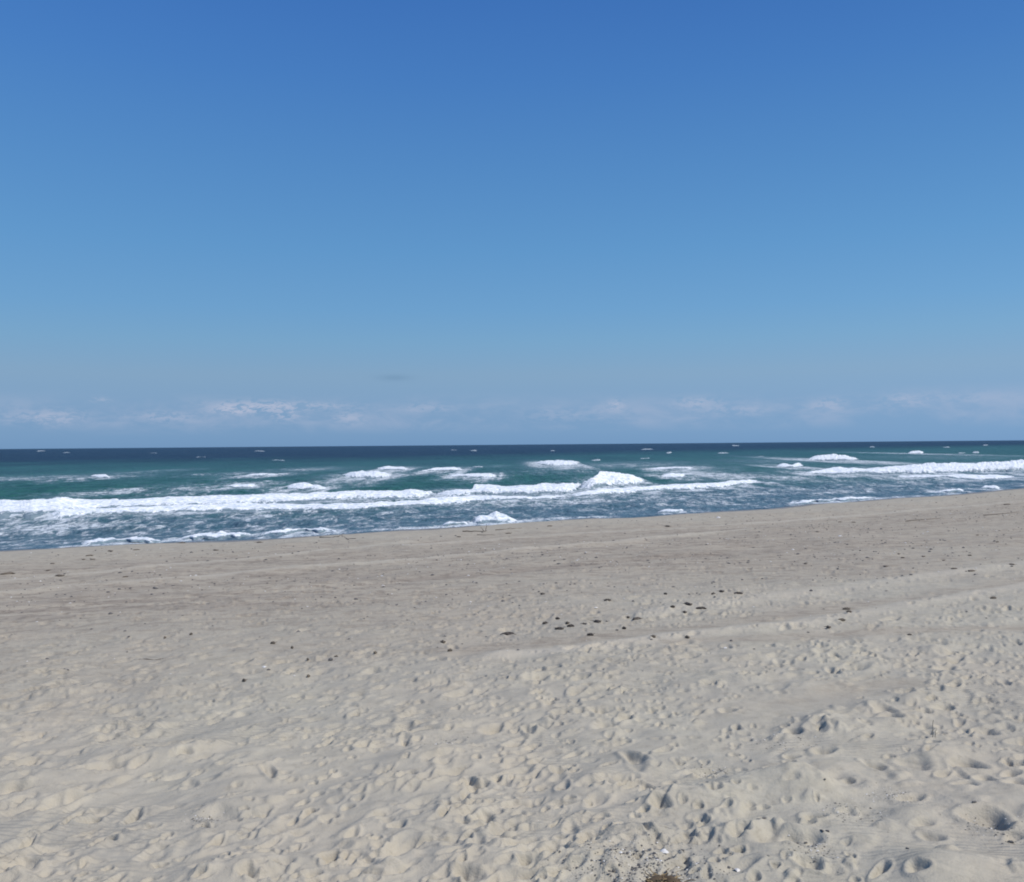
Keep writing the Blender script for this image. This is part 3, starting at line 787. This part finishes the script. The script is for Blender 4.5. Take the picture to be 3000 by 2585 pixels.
faded_meshes, faded_fronds = [], []
def faded(me):
    c = me.copy(); c.materials.clear(); c.materials.append(M_WEED2); return c
for me, fr in zip(weed_meshes, weed_fronds):
    faded_meshes.append(faded(me)); faded_fronds.append([faded(f) for f in fr])
cnt = [0]
def weed(px, py, wpx, label, group, flat=1.0, rz=0.0):
    k = cnt[0] % 4; cnt[0] += 1
    if px < 1150 or group != GW: wpx *= .72
    g_ = ground(px, py); m_ = .85 * wpx * g_[1] / F      # width in metres
    pale_ = px < 1450 or py > 1866 or (group != GW and wpx < 15) or px > 2200
    WM, WF = (faded_meshes, faded_fronds) if pale_ else (weed_meshes, weed_fronds)
    o = link('seaweed_clump', WM[k])
    place(o, px, py, .012, rz=rz + random.uniform(-.3, .3), sc=(m_ / .26, m_ / .26, max(.6, m_ / .26) * flat))
    for f in WF[k]: link('frond', f, o)
    return tag(o, label, 'seaweed', group)

GW = 'dark seaweed clumps on the middle of the beach'
WEEDS = [(2016, 1777, 26, 'black seaweed clump, upper left of the darkest pair on the sand'), (2054, 1786, 24, 'black seaweed clump, right one of the darkest pair on the sand'),
         (2006, 1795, 14, 'small black seaweed clump just below the darkest pair'), (1971, 1785, 11, 'small seaweed clump left of the darkest pair'), (1950, 1742, 10, 'lone seaweed speck above the darkest pair'),
         (1865, 1815, 24, 'brown seaweed clump midway between the darkest pair and the loose row'), (1840, 1806, 11, 'small seaweed bit touching the brown midway clump'),
         (1780, 1762, 17, 'seaweed clump on the smooth pinkish sand above the loose row'), (1713, 1832, 20, 'rounded dark clump in the middle of the loose row'),
         (1672, 1839, 17, 'dark clump at the foot of the loose row, left of the rounded one'), (1662, 1829, 13, 'dark clump lying just above the one at the foot of the row'),
         (1639, 1846, 22, 'wide flat clump left in the loose row'), (1634, 1812, 13, 'small clump standing above the loose row'), (1597, 1823, 13, 'small clump left of and above the loose row'),
         (1750, 1827, 26, 'wide thin clump right of the rounded one in the loose row'), (1730, 1861, 16, 'small clump below the rounded one'), (1829, 1844, 12, 'single clump right of the loose row'),
         (1489, 1855, 34, 'long thin dark strip of weed lying above a grey hollow'), (1589, 1742, 15, 'small weed clump alone on the upper beach, above the loose row'),
         (1914, 1874, 12, 'small dark clump under the smooth track, left'), (2014, 1873, 14, 'small dark clump under the smooth track, right'),
         (2089, 1742, 11, 'leftmost of three dark dashes in a line'), (2114, 1738, 17, 'middle one of three dark dashes in a line'), (2164, 1741, 20, 'rightmost of three dark dashes in a line'),
         (1298, 1879, 17, 'dark clump on the left of the trampled middle'), (1318, 1911, 11, 'small dark clump under the one left of the trampled middle'), (1099, 1918, 16, 'dark clump on the greyish sand left of centre'),
         (800, 1882, 17, 'dark clump at the left centre, highest of its few'), (856, 1898, 11, 'small clump right of the highest left centre one'), (985, 1926, 14, 'small clump further right of the left centre ones'),
         (903, 1983, 14, 'dark speck among footprints at left centre'), (715, 1993, 14, 'dark speck at the foot of a wide footprint'), (902, 1935, 12, 'dark speck above the one among footprints'), (560, 1858, 10, 'speck of weed at the left, upper of two'), (483, 1868, 10, 'speck of weed at the left, lower of two'),
         (2480, 1785, 18, 'dark scrap beside the smooth track, upper'), (2488, 1804, 15, 'dark scrap beside the smooth track, lower'), (2465, 1824, 18, 'dark scrap at the edge of the rough sand below the track'), (2427, 1842, 16, 'dark scrap further left at the edge of the rough sand'),
         (2910, 1752, 15, 'dark scrap above the rough sand near the right margin'), (2666, 1862, 13, 'dark scrap alone on the right among low hummocks')]
for px, py, w, lab in WEEDS:
    weed(px, py, w, lab, GW, flat=1.0)
# ---
GU = 'dark scraps along the upper beach'
UPPER = [(22, 1683, 42, 'long dark scrap of weed at the left margin below the waterline'), (141, 1671, 22, 'dark scrap right of the long one at the left margin'), (154, 1650, 14, 'upright dark scrap near the left waterline'),
         (176, 1688, 34, 'flat dark streak of weed below the other left ones'), (262, 1627, 22, 'dark scrap left, nearest the water of a close trio'), (245, 1639, 16, 'dark scrap, left one at the foot of the close trio'), (272, 1640, 16, 'dark scrap, right one at the foot of the close trio'),
         (324, 1617, 20, 'small flat scrap right of the close trio'), (400, 1612, 20, 'dark scrap under the left foam edge'), (533, 1591, 30, 'flat scrap touching the end of the left foam edge'), (577, 1585, 12, 'tiny scrap beside the foam edge'),
         (633, 1612, 22, 'dark scrap alone under the second foam edge'), (367, 1693, 18, 'dark scrap on the pale ridge at the left'), (760, 1591, 30, 'flat scrap left of the dark twigs'), (1490, 1563, 20, 'dark lump right of the upright twig'),
         (1345, 1575, 18, 'small scrap left and below the upright twig'), (1610, 1543, 18, 'scrap on the wet sand right of the splash'), (1956, 1542, 24, 'scrap on the wet sand right of centre'), (2864, 1568, 12, 'dark lump on the shelly sand at the right'),
         (2841, 1629, 14, 'dark speck on the grey shelly sand at the right'), (2765, 1641, 14, 'dark speck left of the one on grey shelly sand'), (2633, 1624, 10, 'speck at the left of the shelly sand'), (2706, 1634, 16, 'flat speck in the middle of the shelly sand'),
         (2645, 1637, 14, 'speck just below the left one of the shelly sand'), (2595, 1661, 24, 'dark dash under the shelly sand'), (2395, 1559, 16, 'scrap on the upper beach, right half'), (2922, 1591, 12, 'speck near the right margin of the upper beach'),
         (2795, 1672, 24, 'dark dash on the pale crest at the right'), (2845, 1676, 28, 'longer dark dash right of the first on the pale crest'), (2965, 1658, 24, 'dark dash near the right margin on the pale crest'), (2950, 1480, 26, 'dark streak high on the beach at the right margin'),
         (2500, 1530, 16, 'dark bit at the end of a line of wrack'), (2460, 1531, 14, 'dark bit left in the line of wrack'), (2360, 1655, 16, 'speck on the smooth pinkish sand, right half')]
for px, py, w, lab in UPPER:
    weed(px, py, w, lab, GU, flat=.8, rz=.5)

# twigs by the waterline: one fallen, one with an upright fork, one long and thin
def twig(px0, py0, px1, py1, r_, label, up=None):
    r_ *= .62
    a, b = ground(px0, py0), ground(px1, py1)
    za, zb = sand_z(*a), sand_z(*b)
    root = bpy.data.objects.new('driftwood_twig', None); COL.objects.link(root)
    root.location = (a[0], a[1], za)
    e_ = (b[0] - a[0], b[1] - a[1], zb - za + r_ * .6)
    link('stem', mesh_from('stem', *tube(wiggle((0, 0, r_ * .6), e_, int(px0), .05), r_, r_ * .45), M_TWIG), root)
    if up:
        for q in up:
            f = Vector(e_) * q[0]
            link('branch', mesh_from('branch', *tube(wiggle(f, f + Vector(q[1:]), int(px0 + q[0] * 10), .03), r_ * .6, r_ * .25), M_TWIG), root)
    return tag(root, label, 'twig')
twig(1358, 1560, 1425, 1558, .055, 'dark driftwood twig with a forked branch standing up, centre by the water', up=[(.97, .05, .0, .42), (.9, -.2, .1, .24)])
twig(1452, 1553, 1530, 1549, .035, 'thin dark twig lying right of the forked driftwood', up=[(.4, .3, .2, .1)])
twig(1398, 1570, 1450, 1570, .03, 'faint short twig lying under the forked driftwood')
twig(935, 1575, 1040, 1580, .05, 'dark twig slanting on the sand below the thin foam edge', up=[(.35, .5, -.3, .14), (.5, .3, .5, .2)])
twig(1000, 1572, 1022, 1583, .045, 'short thick twig crossing the slanting one')
twig(2655, 1528, 2760, 1521, .04, 'long dark stick lying along the upper beach at the right')
twig(2885, 1512, 2985, 1500, .04, 'long dark stick near the right margin of the upper beach')
twig(385, 1929, 490, 1925, .018, 'thin dark stick lying among the left footprints')

# shells and pale stones
def shell_mesh(nm='valve'):
    V, fc = [(0, -.5, .02)], []
    nr, na = 6, 17
    for i in range(1, nr + 1):
        for j in range(na):
            a = math.pi * (-.12 + 1.24 * j / (na - 1)); q = i / nr
            rib = 1 + .05 * (j % 2) * q
            V.append((q * rib * .62 * math.cos(a), -.5 + q * rib * .95 * max(0, math.sin(a)) + .02, .30 * math.sin(math.pi * min(1, q) ** .8) * (.5 + .5 * math.sin(a)) + .02))
    for j in range(na - 1): fc.append((0, 1 + j, 2 + j, 2 + j))
    F2 = []
    for i in range(nr - 1):
        for j in range(na - 1):
            b = 1 + i * na + j
            F2.append((b, b + na, b + na + 1, b + 1))
    me = bpy.data.meshes.new(nm)
    me.from_pydata(V, [], [f[:3] for f in fc] + F2); me.materials.append(M_SHELL)
    me.polygons.foreach_set('use_smooth', [True] * len(me.polygons))
    return me
SH = shell_mesh('shell')
for px, py, w, lab in ((1944, 2509, 22, 'white shell lying in shade above the dry brown plant'), (2104, 1516, 12, 'single pale shell high on the beach right of centre'), (2460, 1573, 9, 'small white shell on the upper beach, right half'),
                       (2323, 1612, 7, 'tiny white shell left on the grey upper beach'), (2008, 2542, 12, 'white shell fragment beside a black pebble, bottom edge'), (1820, 2545, 9, 'pale shell chip on the dark gravel, bottom edge'), (2161, 2540, 16, 'flat pale shell left of the double footprint, bottom')):
    g_ = ground(px, py); m_ = w * g_[1] / F
    o = link('shell', SH); place(o, px, py, .004, sc=m_ / 1.0); tag(o, lab, 'shell', 'pale shells')
o_shell = None
PB = [mesh_from('pebble', *blob(.5, .42, .3, 31 + k), M_PEB) for k in range(3)]
for k, (px, py, w, lab) in enumerate(((1999, 2543, 10, 'black pebble beside the white shell fragment, bottom edge'), (1787, 2573, 15, 'dark pebble on the left of the dark gravel patch'), (1797, 2572, 8, 'smaller dark pebble touching the left one of the gravel'),
                       (2409, 2452, 9, 'dark pebble right of the double footprint, left of a pair'), (2425, 2452, 9, 'dark pebble right of the double footprint, right of a pair'), (2361, 2462, 8, 'dark pebble on the rim inside the double footprint'),
                       (2238, 2413, 8, 'dark pebble above the double footprint'), (2417, 2329, 7, 'dark pebble on the slope of the big mound'), (2854, 2373, 10, 'dark pebble at the top rim of the deep hollow at the right'),
                       (2961, 2466, 12, 'dark pebble at the lower right, below the deep hollow'), (2108, 2481, 6, 'small dark pebble left of the double footprint'), (2659, 2499, 8, 'dark pebble alone at the lower right'),
                       (2000, 2500, 7, 'dark pebble right of the white shell in shade'), (1880, 2502, 7, 'dark pebble left of the white shell in shade'))):
    g_ = ground(px, py); m_ = w * g_[1] / F
    o = link('pebble', PB[k % 3]); place(o, px, py, .15 * m_, sc=m_ * 1.1); tag(o, lab, 'pebble', 'dark pebbles in the foreground')

# dry plant at the bottom edge
root = bpy.data.objects.new('dry_beach_plant', None); COL.objects.link(root)
g_ = ground(1945, 2588); gz = sand_z(*g_)
root.location = (g_[0], g_[1], gz)
link('root_ball', mesh_from('root_ball', *blob(.10, .07, .05, 77), M_ROOT), root)
rs_ = random.Random(5)
leaf_bits = []
for k in range(46):
    a = rs_.uniform(0, 6.28); l_ = rs_.uniform(.05, .17); up = rs_.uniform(.005, .055)
    s0 = (rs_.uniform(-.09, .09), rs_.uniform(-.06, .06), .01)
    mt = M_STRAW if k % 3 else M_ROOT
    link('stem', mesh_from('stem', *tube(wiggle(s0, (s0[0] + l_ * math.cos(a), s0[1] + l_ * math.sin(a) * .7, up), 900 + k, .018), .006, .002, 4), mt), root)
tag(root, 'tangled dry brown beach plant lying on dark gravel at the bottom edge', 'dry plant')
# two thin dry stalks standing in the sand
for px0, py0, hpx, lab in ((2731, 2160, 52, 'thin dry stalk standing upright in the sand at the right'), (2740, 2158, 28, 'shorter dry stalk beside the upright one')):
    g_ = ground(px0, py0); h_ = hpx * g_[1] / F
    root = bpy.data.objects.new('dry_stalk', None); COL.objects.link(root)
    root.location = (g_[0], g_[1], sand_z(*g_) - .01)
    link('stem', mesh_from('stem', *tube(wiggle((0, 0, 0), (.01, 0, h_), int(px0), .008), .005, .003, 5), M_STALK), root)
    link('leaf', mesh_from('leaf', *tube(wiggle((0, 0, h_ * .35), (.05, .01, h_ * .6), int(px0) + 1, .006), .003, .0015, 4), M_STALK), root)
    tag(root, lab, 'stalk')

# pebbles and shell crumbs too many to count
def scatter(name, mat, N, sampler, smin, smax):
    base = np.array([(1, 0, 0), (0, 1, 0), (-1, 0, 0), (0, -1, 0), (0, 0, .7), (0, 0, -.5)], float)
    tri = np.array([(0, 1, 4), (1, 2, 4), (2, 3, 4), (3, 0, 4), (1, 0, 5), (2, 1, 5), (3, 2, 5), (0, 3, 5)])
    Vs, Fs = [], []
    k = 0
    for _ in range(N):
        p = sampler()
        if p is None: continue
        x0, y0, kk = p
        sz = random.uniform(smin, smax) * kk
        a = random.uniform(0, 6.28); c, s_ = math.cos(a), math.sin(a)
        b = base * np.array([sz * random.uniform(.7, 1.5), sz, sz * random.uniform(.5, .9)]) * (1 + rng.uniform(-.2, .2, (6, 1)))
        b = np.stack([b[:, 0] * c - b[:, 1] * s_ + x0, b[:, 0] * s_ + b[:, 1] * c + y0, b[:, 2] + sand_z(x0, y0) + sz * .2], 1)
        Vs.append(b); Fs.append(tri + k * 6); k += 1
    me = mesh_from(name, np.concatenate(Vs), np.concatenate(Fs), mat, smooth=False)
    return tag(link(name, me), kind='stuff')

def samp_mid():
    x0 = random.uniform(-26, 45); y0 = random.uniform(14, 82)
    if abs(x0) > y0 * .64: return None
    ss_ = float(inland(x0, y0))
    if ss_ < 6: return None
    d_ = math.exp(-((ss_ - 24) / 11) ** 2) + .35 * math.exp(-((ss_ - 11) / 2.0) ** 2)
    d_ *= .55 + .9 * float(fbm(np.array(x0 * .12), np.array(y0 * .25), 33, 2))
    return (x0, y0, random.choice((.7, .8, 1, 1, 1.6))) if random.random() < d_ else None
def samp_near():
    px, py, w = random.choice(((1860, 2555, .55), (1830, 2575, .4), (1960, 2560, .3), (600, 2405, .14), (2090, 2262, .16), (2620, 2335, .22), (2375, 2490, .16), (2500, 2390, .25), (1310, 2180, .16), (2905, 2420, .25), (1880, 2530, .4), (2300, 2170, .4)))
    g_ = CACHE.setdefault((px, py), ground(px, py))
    return (g_[0] + random.gauss(0, w * .6), g_[1] + random.gauss(0, w * .6), random.choice((.18, .22, .3, .4)))
CACHE = {}
GP = ground(1880, 2562)
scatter('small_pebbles', M_PEB, 14000, samp_mid, .018, .045)
scatter('shell_crumbs', M_SHELL, 5000, samp_mid, .012, .03)
scatter('foreground_gravel', M_PEB, 900, samp_near, .012, .032)
scatter('dark_gravel', M_PEB, 420, lambda: (GP[0] + random.gauss(0, .34), GP[1] + random.gauss(0, .2), random.choice((.2, .3, .4, .6))), .012, .026)
scatter('foreground_shell_crumbs', M_SHELL, 350, samp_near, .012, .03)
